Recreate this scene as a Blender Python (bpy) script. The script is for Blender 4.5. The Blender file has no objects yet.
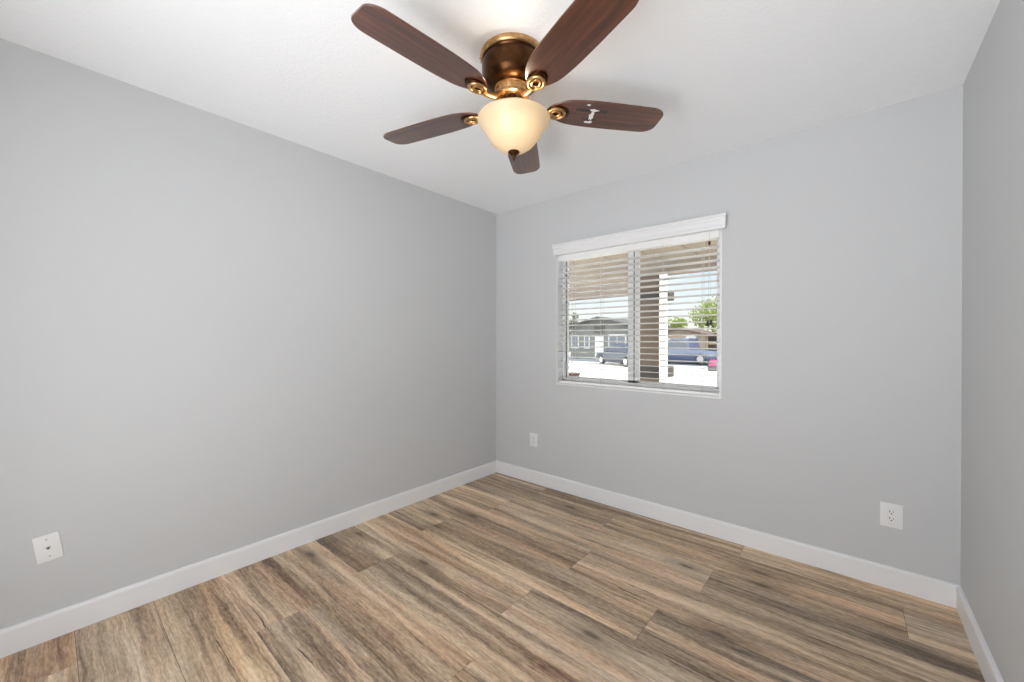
import bpy, bmesh, math, random
from mathutils import Vector, Matrix

random.seed(7)
scene = bpy.context.scene
col = scene.collection

# ------------------------------------------------------------------ camera
cam_data = bpy.data.cameras.new('camera')
cam = bpy.data.objects.new('camera', cam_data)
col.objects.link(cam)
cam_data.sensor_width = 36.0
cam_data.lens = 396.5388 * 36.0 / 1024.0
cam_data.clip_start = 0.02
cam_data.clip_end = 500
YAW, PITCH, ROLL = 0.70584, -0.004124, 0.0006
fw = Vector((-math.sin(YAW) * math.cos(PITCH), math.cos(YAW) * math.cos(PITCH), math.sin(PITCH)))
rt = fw.cross(Vector((0, 0, 1))).normalized()
up = rt.cross(fw)
r2 = rt * math.cos(ROLL) + up * math.sin(ROLL)
u2 = -rt * math.sin(ROLL) + up * math.cos(ROLL)
m = Matrix((r2, u2, -fw)).transposed().to_4x4()
m.translation = Vector((2.5507, -2.7639, 1.2547))
cam.matrix_world = m
scene.camera = cam

# ------------------------------------------------------------------ colour management
scene.view_settings.view_transform = 'Standard'
scene.view_settings.look = 'None'
scene.view_settings.exposure = 0.0
scene.view_settings.gamma = 1.0
scene.view_settings.use_curve_mapping = False
try:
    scene.cycles.use_denoising = True
    scene.cycles.max_bounces = 14
    scene.cycles.diffuse_bounces = 8
    scene.cycles.glossy_bounces = 4
    scene.cycles.transparent_max_bounces = 24
    scene.cycles.sample_clamp_indirect = 6.0
except Exception:
    pass

# ------------------------------------------------------------------ sky
SKY_FRONT = 1.15      # sky over the street, seen through the window
FILL_BACK = 5.3        # fill light added behind the camera, enters only through the unseen opening
FILL_LOW = 2.0
world = bpy.data.worlds.new('sky')
scene.world = world
world.use_nodes = True
wt = world.node_tree
wt.nodes.clear()


def wn(t, **kw):
    n = wt.nodes.new(t)
    for k, v in kw.items():
        setattr(n, k, v)
    return n


w_out = wn('ShaderNodeOutputWorld')
w_bg = wn('ShaderNodeBackground')
w_tc = wn('ShaderNodeTexCoord')
w_sep = wn('ShaderNodeSeparateXYZ')
wt.links.new(w_tc.outputs['Generated'], w_sep.inputs[0])
w_grad = wn('ShaderNodeValToRGB')
e = w_grad.color_ramp.elements
e[0].position = 0.0
e[0].color = (0.97, 0.97, 0.97, 1)
e[1].position = 0.32
e[1].color = (0.50, 0.71, 1.0, 1)
x = e.new(0.07)
x.color = (0.95, 0.97, 1.0, 1)
x = e.new(0.15)
x.color = (0.76, 0.88, 1.0, 1)
wt.links.new(w_sep.outputs['Z'], w_grad.inputs[0])
w_noise = wn('ShaderNodeTexNoise')
w_noise.inputs['Scale'].default_value = 5.0
w_noise.inputs['Detail'].default_value = 5.0
wt.links.new(w_tc.outputs['Generated'], w_noise.inputs['Vector'])
w_cr = wn('ShaderNodeValToRGB')
w_cr.color_ramp.elements[0].position = 0.48
w_cr.color_ramp.elements[1].position = 0.66
wt.links.new(w_noise.outputs['Fac'], w_cr.inputs[0])
w_mix = wn('ShaderNodeMixRGB')
w_mix.inputs[2].default_value = (1, 1, 1, 1)
wt.links.new(w_cr.outputs['Color'], w_mix.inputs[0])
wt.links.new(w_grad.outputs['Color'], w_mix.inputs[1])
# the world behind the camera is made brighter and near-white as added room fill
w_side = wn('ShaderNodeMapRange')
w_side.inputs['From Min'].default_value = -0.35
w_side.inputs['From Max'].default_value = 0.15
w_side.inputs['To Min'].default_value = 1.0
w_side.inputs['To Max'].default_value = 0.0
wt.links.new(w_sep.outputs['Y'], w_side.inputs['Value'])
w_mix2 = wn('ShaderNodeMixRGB')
w_mix2.inputs[2].default_value = (0.945, 0.975, 1.0, 1)
wt.links.new(w_side.outputs[0], w_mix2.inputs[0])
wt.links.new(w_mix.outputs[0], w_mix2.inputs[1])
w_str = wn('ShaderNodeMapRange')
w_str.inputs['From Min'].default_value = 0.0
w_str.inputs['From Max'].default_value = 1.0
w_str.inputs['To Min'].default_value = SKY_FRONT
w_str.inputs['To Max'].default_value = FILL_BACK
wt.links.new(w_side.outputs[0], w_str.inputs['Value'])
wt.links.new(w_mix2.outputs[0], w_bg.inputs['Color'])
w_low = wn('ShaderNodeMapRange')          # added boost below the horizon to lighten the ceiling
w_low.inputs['From Min'].default_value = -0.25
w_low.inputs['From Max'].default_value = 0.05
w_low.inputs['To Min'].default_value = FILL_LOW
w_low.inputs['To Max'].default_value = 1.0
wt.links.new(w_sep.outputs['Z'], w_low.inputs['Value'])
w_lm = wn('ShaderNodeMath', operation='MULTIPLY')
wt.links.new(w_str.outputs[0], w_lm.inputs[0])
wt.links.new(w_low.outputs[0], w_lm.inputs[1])
wt.links.new(w_lm.outputs[0], w_bg.inputs['Strength'])
wt.links.new(w_bg.outputs[0], w_out.inputs[0])

# ------------------------------------------------------------------ sun over the street
sun_d = bpy.data.lights.new('sun', 'SUN')
sun_d.energy = 10.0
sun_d.angle = 0.01
sun_d.color = (1.0, 0.95, 0.88)
sun = bpy.data.objects.new('sun', sun_d)
col.objects.link(sun)
sun.rotation_euler = Vector((0.62, 0.45, 0.64)).to_track_quat('Z', 'Y').to_euler()
sun.location = (8, 8, 9)

LAMP_POWER = 1.7


# ================================================================== helpers
def srgb(r, g, b):
    f = lambda c: (c / 255 / 12.92) if c <= 10 else ((c / 255 + 0.055) / 1.055) ** 2.4
    return (f(r), f(g), f(b), 1.0)


class Mat:
    """tiny node-tree helper around one Principled BSDF"""

    def __init__(self, name, color=(0.8, 0.8, 0.8, 1), rough=0.5, metal=0.0, spec=0.5):
        self.m = bpy.data.materials.new(name)
        self.m.use_nodes = True
        self.t = self.m.node_tree
        self.b = self.t.nodes['Principled BSDF']
        self.b.inputs['Base Color'].default_value = color
        self.b.inputs['Roughness'].default_value = rough
        self.b.inputs['Metallic'].default_value = metal
        self.b.inputs['Specular IOR Level'].default_value = spec

    def n(self, t, ins=None, **kw):
        nd = self.t.nodes.new(t)
        for k, v in kw.items():
            setattr(nd, k, v)
        for k, v in (ins or {}).items():
            if isinstance(v, bpy.types.NodeSocket):
                self.t.links.new(v, nd.inputs[k])
            else:
                nd.inputs[k].default_value = v
        return nd

    def link(self, a, b):
        self.t.links.new(a, b)

    def math(self, op, a, b=0.0, clamp=False):
        nd = self.n('ShaderNodeMath', {0: a, 1: b}, operation=op)
        nd.use_clamp = clamp
        return nd.outputs[0]

    def ramp(self, fac, stops):
        nd = self.n('ShaderNodeValToRGB', {0: fac})
        el = nd.color_ramp.elements
        while len(el) > 1:
            el.remove(el[-1])
        el[0].position = stops[0][0]
        el[0].color = stops[0][1]
        for p, c in stops[1:]:
            q = el.new(p)
            q.color = c
        return nd.outputs[0]

    def mix(self, fac, a, b, mode='MIX'):
        nd = self.n('ShaderNodeMixRGB', {0: fac, 1: a, 2: b}, blend_type=mode)
        return nd.outputs[0]

    def noise(self, vec, scale, detail=2.0, rough=0.5, dist=0.0):
        nd = self.n('ShaderNodeTexNoise', {'Vector': vec, 'Scale': scale, 'Detail': detail,
                                           'Roughness': rough, 'Distortion': dist})
        return nd.outputs['Fac']

    def bump(self, h, strength, dist=0.001):
        nd = self.n('ShaderNodeBump', {'Height': h, 'Strength': strength, 'Distance': dist})
        self.link(nd.outputs[0], self.b.inputs['Normal'])


def g(v):
    return (v, v, v, 1)


def new_obj(name, bm, mat, parent=None, smooth=False):
    me = bpy.data.meshes.new(name)
    bm.normal_update()
    bm.to_mesh(me)
    bm.free()
    o = bpy.data.objects.new(name, me)
    if mat is not None:
        me.materials.append(mat.m if isinstance(mat, Mat) else mat)
    if smooth:
        for p in me.polygons:
            p.use_smooth = True
        try:
            me.set_sharp_from_angle(angle=math.radians(40))
        except Exception:
            pass
    col.objects.link(o)
    if parent is not None:
        o.parent = parent
    return o


def tag(o, label, cat, group=None):
    o['label'] = label
    o['category'] = cat
    if group:
        o['group'] = group
    return o


def struct(o):
    o['kind'] = 'structure'
    return o


def thing(name, label, cat, loc=(0, 0, 0), rz=0.0, group=None):
    o = bpy.data.objects.new(name, None)
    o.empty_display_size = 0.05
    col.objects.link(o)
    o.location = loc
    o.rotation_euler = (0, 0, rz)
    return tag(o, label, cat, group)


def box(bm, x0, x1, y0, y1, z0, z1, bevel=0.0, seg=2):
    vs = [bm.verts.new((x, y, z)) for x in (x0, x1) for y in (y0, y1) for z in (z0, z1)]
    idx = [(0, 1, 3, 2), (4, 6, 7, 5), (0, 4, 5, 1), (2, 3, 7, 6), (0, 2, 6, 4), (1, 5, 7, 3)]
    fs = [bm.faces.new([vs[i] for i in f]) for f in idx]
    if bevel > 0:
        es = set()
        for f in fs:
            es.update(f.edges)
        bmesh.ops.bevel(bm, geom=list(es), offset=bevel, segments=seg, affect='EDGES', profile=0.5)
    return vs


def lathe(bm, prof, n=48, cx=0.0, cy=0.0, closed=False):
    rings = []
    for r, z in prof:
        if r < 1e-6:
            rings.append([bm.verts.new((cx, cy, z))])
        else:
            rings.append([bm.verts.new((cx + r * math.cos(2 * math.pi * k / n),
                                        cy + r * math.sin(2 * math.pi * k / n), z)) for k in range(n)])
    pairs = list(zip(rings[:-1], rings[1:]))
    if closed:
        pairs.append((rings[-1], rings[0]))
    for a, b in pairs:
        for k in range(n):
            k2 = (k + 1) % n
            if len(a) == 1 and len(b) == 1:
                continue
            if len(a) == 1:
                bm.faces.new((a[0], b[k2], b[k]))
            elif len(b) == 1:
                bm.faces.new((a[k], a[k2], b[0]))
            else:
                bm.faces.new((a[k], a[k2], b[k2], b[k]))


def tube(bm, pts, rad, n=10, cap=True, flat=1.0):
    """sweep a circle along pts; rad may be a list"""
    pts = [Vector(p) for p in pts]
    if not hasattr(rad, '__len__'):
        rad = [rad] * len(pts)
    prev = None
    rings = []
    ref = Vector((0, 0, 1))
    for i, p in enumerate(pts):
        if i == 0:
            d = pts[1] - p
        elif i == len(pts) - 1:
            d = p - pts[i - 1]
        else:
            d = pts[i + 1] - pts[i - 1]
        d.normalize()
        if prev is None:
            a = ref.cross(d)
            if a.length < 1e-3:
                a = Vector((1, 0, 0)).cross(d)
        else:
            a = prev - d * prev.dot(d)
        a.normalize()
        prev = a
        b = d.cross(a)
        rings.append([bm.verts.new(p + a * rad[i] * math.cos(2 * math.pi * k / n)
                                   + b * rad[i] * flat * math.sin(2 * math.pi * k / n)) for k in range(n)])
    for A, B in zip(rings[:-1], rings[1:]):
        for k in range(n):
            bm.faces.new((A[k], A[(k + 1) % n], B[(k + 1) % n], B[k]))
    if cap:
        bm.faces.new(list(reversed(rings[0])))
        bm.faces.new(rings[-1])


def ring_tube(bm, c, rx, ry, r, n=28, k=10, zt=None):
    """closed oval ring in a tilted plane; zt(x, y) gives height"""
    rings = []
    for i in range(n):
        a = 2 * math.pi * i / n
        ctr = Vector((c[0] + rx * math.cos(a), c[1] + ry * math.sin(a), c[2]))
        if zt:
            ctr.z += zt(ctr.x, ctr.y)
        out = Vector((math.cos(a), math.sin(a), 0))
        rings.append([bm.verts.new(ctr + out * r * math.cos(2 * math.pi * j / k)
                                   + Vector((0, 0, 1)) * r * math.sin(2 * math.pi * j / k)) for j in range(k)])
    for i in range(n):
        A, B = rings[i], rings[(i + 1) % n]
        for j in range(k):
            bm.faces.new((A[j], A[(j + 1) % k], B[(j + 1) % k], B[j]))


def prism(bm, poly, axis, a0, a1):
    """extrude a 2-D polygon; axis 'x': poly is (y,z); 'y': poly is (x,z); 'z': poly is (x,y)"""
    def P(p, a):
        return {'x': (a, p[0], p[1]), 'y': (p[0], a, p[1]), 'z': (p[0], p[1], a)}[axis]
    A = [bm.verts.new(P(p, a0)) for p in poly]
    B = [bm.verts.new(P(p, a1)) for p in poly]
    n = len(poly)
    for i in range(n):
        bm.faces.new((A[i], A[(i + 1) % n], B[(i + 1) % n], B[i]))
    bm.faces.new(list(reversed(A)))
    bm.faces.new(B)
    bmesh.ops.recalc_face_normals(bm, faces=bm.faces[:])


# ================================================================== materials
def wall_paint(name, colr, scale=90.0, strength=0.06, rough=0.55):
    M = Mat(name, colr, rough, spec=0.3)
    tc = M.n('ShaderNodeTexCoord')
    v = tc.outputs['Object']
    h = M.noise(v, scale, 3.0, 0.55)
    big = M.noise(v, 1.3, 2.0)
    c2 = (colr[0] * 0.985, colr[1] * 0.985, colr[2] * 0.985, 1)
    M.link(M.mix(big, colr, c2), M.b.inputs['Base Color'])
    M.bump(h, strength, 0.0015)
    return M


M_wall = wall_paint('grey_wall_paint', (0.578, 0.583, 0.590, 1))
M_trim = Mat('white_trim_paint', (0.80, 0.80, 0.81, 1), 0.32)
M_dark = Mat('dark_gap', (0.02, 0.018, 0.015, 1), 0.9)

# knock-down textured ceiling
M_ceil = Mat('white_textured_ceiling', (0.90, 0.91, 0.928, 1), 0.26, spec=0.5)
_tc = M_ceil.n('ShaderNodeTexCoord')
_n1 = M_ceil.noise(_tc.outputs['Object'], 55.0, 4.0, 0.6, 0.6)
_n2 = M_ceil.noise(_tc.outputs['Object'], 110.0, 2.0, 0.5)
_k = M_ceil.ramp(_n1, [(0.42, g(0)), (0.60, g(1))])
_h = M_ceil.math('ADD', _k, M_ceil.math('MULTIPLY', _n2, 0.35))
M_ceil.bump(_h, 0.16, 0.003)


def floor_material():
    M = Mat('rustic_oak_laminate', (0.3, 0.2, 0.13, 1), 0.42, spec=0.45)
    uv = M.n('ShaderNodeUVMap', uv_map='grain').outputs[0]
    rn = M.n('ShaderNodeUVMap', uv_map='tone').outputs[0]
    sep = M.n('ShaderNodeSeparateXYZ', {0: uv})
    U, V = sep.outputs[0], sep.outputs[1]
    rs = M.n('ShaderNodeSeparateXYZ', {0: rn})
    R1, R2 = rs.outputs[0], rs.outputs[1]

    def vec(su, sv, vv=None):
        return M.n('ShaderNodeCombineXYZ', {0: M.math('MULTIPLY', U, su),
                                            1: M.math('MULTIPLY', vv if vv is not None else V, sv),
                                            2: M.math('MULTIPLY', R1, 7.0)}).outputs[0]
    warp = M.noise(vec(1.1, 3.5), 1.0, 4.0, 0.6)
    Vw = M.math('ADD', V, M.math('MULTIPLY', M.math('SUBTRACT', warp, 0.5), 0.055))
    warp2 = M.noise(vec(6.0, 22.0), 1.0, 3.0, 0.6)
    Vf = M.math('ADD', Vw, M.math('MULTIPLY', M.math('SUBTRACT', warp2, 0.5), 0.020))
    warp3 = M.noise(vec(14.0, 40.0), 1.0, 3.0, 0.6)
    curl = M.ramp(M.noise(vec(0.9, 4.0), 1.0, 2.0), [(0.48, g(0)), (0.66, g(1))])
    Vf = M.math('ADD', Vf, M.math('MULTIPLY', M.math('MULTIPLY', M.math('SUBTRACT', warp3, 0.5), curl), 0.030))
    Lb = M.noise(vec(0.50, 7.5, Vf), 1.0, 3.0, 0.55)
    Mb = M.noise(vec(1.0, 24.0, Vf), 1.0, 4.0, 0.6)
    fine = M.noise(vec(8.0, 210.0, Vf), 1.0, 3.0, 0.65)
    speck = M.noise(vec(34.0, 110.0), 1.0, 3.0, 0.6)
    bands2 = M.noise(vec(1.5, 60.0, Vf), 1.0, 5.0, 0.66)
    sw = M.math('SINE', M.math('ADD', M.math('MULTIPLY', Vf, 300.0),
                               M.math('MULTIPLY', M.noise(vec(1.4, 16.0, Vf), 1.0, 3.0), 34.0)))
    T = M.math('ADD', M.math('MULTIPLY', Lb, 0.60), M.math('MULTIPLY', Mb, 0.50))
    T = M.math('ADD', T, M.math('MULTIPLY', sw, 0.012))
    T = M.math('ADD', T, M.math('MULTIPLY', M.math('SUBTRACT', fine, 0.5), 0.27))
    T = M.math('ADD', T, M.math('MULTIPLY', M.math('SUBTRACT', speck, 0.5), 0.24))
    T = M.math('ADD', T, M.math('MULTIPLY', M.math('SUBTRACT', R2, 0.5), 0.07))
    base = M.ramp(T, [(0.36, srgb(74, 58, 45)), (0.45, srgb(112, 92, 72)), (0.54, srgb(150, 127, 101)),
                      (0.62, srgb(176, 153, 124)), (0.72, srgb(200, 180, 152))])
    warm = M.ramp(T, [(0.36, srgb(82, 58, 42)), (0.45, srgb(122, 94, 70)), (0.54, srgb(160, 128, 98)),
                      (0.62, srgb(182, 151, 119)), (0.72, srgb(202, 176, 146))])
    grey = M.ramp(T, [(0.36, srgb(78, 65, 53)), (0.45, srgb(116, 99, 81)), (0.54, srgb(149, 130, 108)),
                      (0.62, srgb(172, 154, 131)), (0.72, srgb(194, 178, 155))])
    patch = M.ramp(M.noise(vec(0.7, 5.0), 1.0, 3.0), [(0.44, g(0)), (0.58, g(1))])
    c = M.mix(patch, base, grey)
    c = M.mix(M.ramp(M.noise(vec(0.6, 8.0), 1.0, 3.0), [(0.52, g(0)), (0.64, g(0.75))]), c, warm)
    st = M.ramp(bands2, [(0.31, g(1)), (0.42, g(0))])
    c = M.mix(M.math('MULTIPLY', st, 0.55), c, srgb(74, 58, 45))
    ck = M.ramp(M.noise(vec(1.3, 55.0, Vf), 1.0, 3.0, 0.55), [(0.28, g(1)), (0.325, g(0))])
    c = M.mix(M.math('MULTIPLY', ck, 0.9), c, srgb(48, 37, 29))
    # knots, only in some places
    vo = M.n('ShaderNodeTexVoronoi', {'Vector': vec(1.2, 3.9, Vf), 'Scale': 1.0}, voronoi_dimensions='2D')
    kd = M.ramp(vo.outputs['Distance'], [(0.03, g(1)), (0.10, g(0))])
    ksel = M.math('GREATER_THAN', M.n('ShaderNodeSeparateXYZ', {0: vo.outputs['Color']}).outputs[0], 0.45)
    c = M.mix(M.math('MULTIPLY', M.math('MULTIPLY', kd, ksel), 0.8), c, srgb(56, 42, 32))
    kh = M.ramp(vo.outputs['Distance'], [(0.05, g(0)), (0.10, g(0.45)), (0.26, g(0))])
    c = M.mix(M.math('MULTIPLY', kh, ksel), c, srgb(98, 78, 60))
    # plank to plank brightness
    hsv = M.n('ShaderNodeHueSaturation', {'Color': c, 'Saturation': M.math('ADD', 0.88, M.math('MULTIPLY', R1, 0.14)),
                                          'Value': M.math('ADD', 1.50, M.math('MULTIPLY', R1, 0.10))})
    M.link(hsv.outputs[0], M.b.inputs['Base Color'])
    M.bump(M.math('ADD', fine, M.math('MULTIPLY', bands2, 0.6)), 0.16, 0.001)
    return M


M_floor = floor_material()


def blade_material():
    M = Mat('dark_walnut_veneer', (0.08, 0.04, 0.025, 1), 0.34, spec=0.5)
    tc = M.n('ShaderNodeTexCoord').outputs['Object']
    mp = M.n('ShaderNodeMapping', {'Vector': tc, 'Scale': (2.2, 34.0, 1.0)}).outputs[0]
    a = M.noise(mp, 1.0, 5.0, 0.65, 0.4)
    mp2 = M.n('ShaderNodeMapping', {'Vector': tc, 'Scale': (9.0, 210.0, 1.0)}).outputs[0]
    b = M.noise(mp2, 1.0, 2.0, 0.5)
    c = M.ramp(a, [(0.28, srgb(48, 24, 17)), (0.50, srgb(88, 49, 34)), (0.72, srgb(124, 74, 49))])
    c = M.mix(M.math('MULTIPLY', b, 0.35), c, srgb(45, 25, 18))
    M.link(c, M.b.inputs['Base Color'])
    M.b.inputs['Coat Weight'].default_value = 0.9
    M.b.inputs['Coat Roughness'].default_value = 0.16
    M.b.inputs['Coat IOR'].default_value = 1.5
    return M


M_blade = blade_material()


def brass_material(name, hi, lo, rough):
    M = Mat(name, hi, rough, metal=1.0)
    tc = M.n('ShaderNodeTexCoord').outputs['Object']
    a = M.noise(tc, 30.0, 4.0, 0.6)
    M.link(M.mix(M.ramp(a, [(0.35, g(0)), (0.7, g(1))]), hi, lo), M.b.inputs['Base Color'])
    return M


M_brass = brass_material('antique_brass', srgb(220, 180, 128), srgb(178, 132, 84), 0.30)
M_bronze = brass_material('dark_bronze', srgb(88, 59, 36), srgb(58, 36, 22), 0.30)

# frosted amber-white bowl: light from the bulb inside passes through
M_bowl = Mat('frosted_cream_glass', (0.92, 0.77, 0.53, 1), 0.35)
_tr = M_bowl.n('ShaderNodeBsdfTranslucent', {'Color': (0.175, 0.124, 0.074, 1)})
_em = M_bowl.n('ShaderNodeEmission', {'Color': (1.0, 0.80, 0.50, 1), 'Strength': 0.06})
_ms = M_bowl.n('ShaderNodeMixShader', {0: 0.45, 1: M_bowl.b.outputs[0], 2: _tr.outputs[0]})
_ad = M_bowl.n('ShaderNodeAddShader', {0: _ms.outputs[0], 1: _em.outputs[0]})
M_bowl.link(_ad.outputs[0], M_bowl.t.nodes['Material Output'].inputs[0])

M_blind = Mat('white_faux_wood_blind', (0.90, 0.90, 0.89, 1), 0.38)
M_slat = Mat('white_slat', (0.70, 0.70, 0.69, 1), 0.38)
M_vinyl = Mat('white_vinyl', (0.91, 0.91, 0.91, 1), 0.35)
M_gasket = Mat('dark_gasket', (0.03, 0.03, 0.03, 1), 0.7)
M_cord = Mat('ladder_cord', (0.55, 0.53, 0.50, 1), 0.8)
M_tassel = Mat('dark_cord_tassel', (0.015, 0.012, 0.01, 1), 0.4)
M_plate = Mat('white_plastic_plate', (0.80, 0.80, 0.80, 1), 0.3)
M_slot = Mat('dark_slot', (0.03, 0.03, 0.03, 1), 0.6)
M_steel = Mat('steel_screw', (0.5, 0.5, 0.5, 1), 0.35, metal=1.0)

M_glass = bpy.data.materials.new('window_glass')
M_glass.use_nodes = True
_t = M_glass.node_tree
_t.nodes.clear()
_o = _t.nodes.new('ShaderNodeOutputMaterial')
_a = _t.nodes.new('ShaderNodeBsdfTransparent')
_a.inputs[0].default_value = (0.94, 0.96, 0.95, 1)
_g = _t.nodes.new('ShaderNodeBsdfGlossy')
_g.inputs['Roughness'].default_value = 0.02
_f = _t.nodes.new('ShaderNodeFresnel')
_f.inputs['IOR'].default_value = 1.3
_m = _t.nodes.new('ShaderNodeMixShader')
_t.links.new(_f.outputs[0], _m.inputs[0])
_t.links.new(_a.outputs[0], _m.inputs[1])
_t.links.new(_g.outputs[0], _m.inputs[2])
_t.links.new(_m.outputs[0], _o.inputs[0])


def rough_mat(name, c1, c2, scale=8.0, rough=0.8, metal=0.0):
    M = Mat(name, c1, rough, metal)
    tc = M.n('ShaderNodeTexCoord').outputs['Object']
    M.link(M.mix(M.noise(tc, scale, 4.0, 0.6), c1, c2), M.b.inputs['Base Color'])
    return M


M_soffit = rough_mat('tan_soffit_paint', srgb(128, 115, 101), srgb(116, 104, 92), 3.0)
M_carport = rough_mat('brown_carport_paint', srgb(93, 81, 71), srgb(84, 72, 63), 3.0)
M_column = rough_mat('brown_stucco', srgb(95, 80, 68), srgb(83, 70, 59), 25.0, 0.9)
M_coltrim = rough_mat('dark_brown_band', srgb(55, 47, 44), srgb(44, 38, 36), 20.0, 0.8)
M_concrete = rough_mat('pale_concrete', srgb(206, 198, 188), srgb(196, 186, 176), 2.0, 0.9)
M_asphalt = rough_mat('grey_asphalt', srgb(88, 89, 97), srgb(74, 76, 83), 4.0, 0.9)
M_house = rough_mat('grey_house_siding', srgb(93, 93, 91), srgb(86, 86, 84), 6.0, 0.85)
M_house2 = rough_mat('tan_house_stucco', srgb(132, 118, 104), srgb(124, 110, 97), 6.0, 0.85)
M_roof = rough_mat('grey_shingles', srgb(79, 77, 74), srgb(63, 61, 58), 30.0, 0.9)
M_roof2 = rough_mat('brown_shingles', srgb(85, 68, 58), srgb(68, 54, 47), 30.0, 0.9)
M_darkwin = Mat('dark_house_window', (0.05, 0.055, 0.07, 1), 0.1)
M_vent = rough_mat('dark_attic_vent', srgb(65, 59, 59), srgb(56, 50, 50), 10.0)
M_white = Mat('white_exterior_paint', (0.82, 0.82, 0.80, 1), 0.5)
M_housetrim = Mat('light_grey_house_trim', (0.42, 0.42, 0.42, 1), 0.6)
M_leaf = rough_mat('yellow_green_leaf', srgb(128, 139, 52), srgb(95, 113, 38), 3.0, 0.6)
M_leaf2 = rough_mat('mid_green_leaf', srgb(80, 88, 68), srgb(65, 73, 55), 3.0, 0.6)
M_bark = rough_mat('tree_bark', srgb(68, 56, 46), srgb(50, 41, 34), 20.0, 0.9)
M_pink = rough_mat('pink_petal', srgb(198, 77, 119), srgb(183, 55, 101), 20.0, 0.6)
M_pot = rough_mat('grey_planter', srgb(86, 83, 86), srgb(71, 68, 71), 20.0, 0.8)
M_brick = rough_mat('red_brown_block', srgb(97, 49, 41), srgb(80, 37, 31), 30.0, 0.9)
M_blockcap = rough_mat('dark_red_cap', srgb(59, 29, 26), srgb(49, 23, 22), 30.0, 0.8)


def car_paint(name, c):
    M = Mat(name, c, 0.25, spec=0.6)
    M.b.inputs['Coat Weight'].default_value = 0.6
    return M


M_navy = car_paint('dark_navy_car_paint', srgb(33, 38, 54))
M_blue = car_paint('blue_truck_paint', srgb(59, 68, 95))
M_tyre = Mat('black_tyre', (0.02, 0.02, 0.02, 1), 0.8)
M_rim = Mat('alloy_rim', (0.6, 0.6, 0.62, 1), 0.3, metal=1.0)
M_lamp = Mat('headlight_lens', (0.85, 0.86, 0.75, 1), 0.15)

# ================================================================== room shell
W, D, H = 2.947, 3.48, 2.44
OX0, OX1, OZ0, OZ1 = 0.689, 1.931, 0.885, 1.985     # window opening
T = 0.14                                            # outer wall thickness


def build_floor():
    bm = bmesh.new()
    uvg = bm.loops.layers.uv.new('grain')
    uvt = bm.loops.layers.uv.new('tone')
    gap, L, pitch = 0.0016, 1.452, 0.2525
    joints = {0: 0.615, 1: 1.29, 2: 0.537, 3: 1.385, 4: 1.873, 5: 1.341, 6: 0.541, 7: 1.432, 8: 0.62, 9: 1.18,
              10: 0.02, 11: 0.28, 12: 1.2, 13: 0.75, 14: 0.1, 15: 1.0, 16: 0.5, 17: 1.3, 18: 0.9}
    rng = random.Random(41)
    y1 = 0.0
    row = 0
    tones = {}
    while y1 > -D:
        y0 = max(-0.165 - pitch * row, -D)
        j = joints.get(row, 0.4)
        while j > 0:
            j -= L
        xs = []
        while j < W:
            xs.append((max(j, 0.0), min(j + L, W), j))
            j += L
        for xa, xb, xo in xs:
            if xb - xa < 0.004:
                continue
            vs = [bm.verts.new(p) for p in ((xa + gap / 2, y0 + gap / 2, 0), (xb - gap / 2, y0 + gap / 2, 0),
                                            (xb - gap / 2, y1 - gap / 2, 0), (xa + gap / 2, y1 - gap / 2, 0))]
            f = bm.faces.new(vs)
            ou, ov = rng.uniform(0, 40), rng.uniform(0, 40)
            t1, t2 = rng.random(), rng.random()
            for lp in f.loops:
                c = lp.vert.co
                lp[uvg].uv = (c.x - xo + ou, c.y + ov)
                lp[uvt].uv = (t1, t2)
        y1 = y0
        row += 1
    # plank sides and the dark sub-floor below the joints
    ext = bmesh.ops.extrude_face_region(bm, geom=bm.faces[:])
    top = [v for v in ext['geom'] if isinstance(v, bmesh.types.BMVert)]
    bmesh.ops.translate(bm, verts=top, vec=(0, 0, -0.0025))
    bmesh.ops.recalc_face_normals(bm, faces=bm.faces[:])
    o = new_obj('floor', bm, M_floor)
    struct(o)
    b2 = bmesh.new()
    box(b2, -0.1, W + 0.1, -D, T, -0.15, -0.0025)
    s = new_obj('subfloor', b2, M_dark, o)
    return o


build_floor()

bm = bmesh.new()
box(bm, -0.1, W + 0.1, -D, T, H, H + 0.12)
struct(new_obj('ceiling', bm, M_ceil))
bm = bmesh.new()
box(bm, -0.12, 0, -D, T, -0.0024, H)
struct(new_obj('wall_left', bm, M_wall))
bm = bmesh.new()
box(bm, W, W + 0.12, -D, T, -0.0024, H)
struct(new_obj('wall_right', bm, M_wall))
bm = bmesh.new()
xs = [0.0, OX0, OX1, W]
zs = [-0.0024, OZ0, OZ1, H]
vf = [[bm.verts.new((x_, 0, z_)) for z_ in zs] for x_ in xs]
vb = [[bm.verts.new((x_, T, z_)) for z_ in zs] for x_ in xs]
for i in range(3):
    for k in range(3):
        if i == 1 and k == 1:
            continue
        bm.faces.new((vf[i][k], vf[i + 1][k], vf[i + 1][k + 1], vf[i][k + 1]))
        bm.faces.new((vb[i][k], vb[i][k + 1], vb[i + 1][k + 1], vb[i + 1][k]))
ring = [(1, 1), (2, 1), (2, 2), (1, 2)]
for (a, b), (c, d) in zip(ring, ring[1:] + ring[:1]):
    bm.faces.new((vf[a][b], vb[a][b], vb[c][d], vf[c][d]))
bmesh.ops.recalc_face_normals(bm, faces=bm.faces[:])
struct(new_obj('wall_back', bm, M_wall))

# wall behind the camera; unseen opening added and sized to admit the fill light
DX0, DX1, DZ1 = 1.10, 2.50, 1.80
bm = bmesh.new()
prism(bm, [(0, -0.0024), (DX0, -0.0024), (DX0, DZ1), (DX1, DZ1), (DX1, -0.0024), (W, -0.0024), (W, H), (0, H)], 'y',
      -D - 0.12, -D)
struct(new_obj('wall_front', bm, M_wall))

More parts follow.
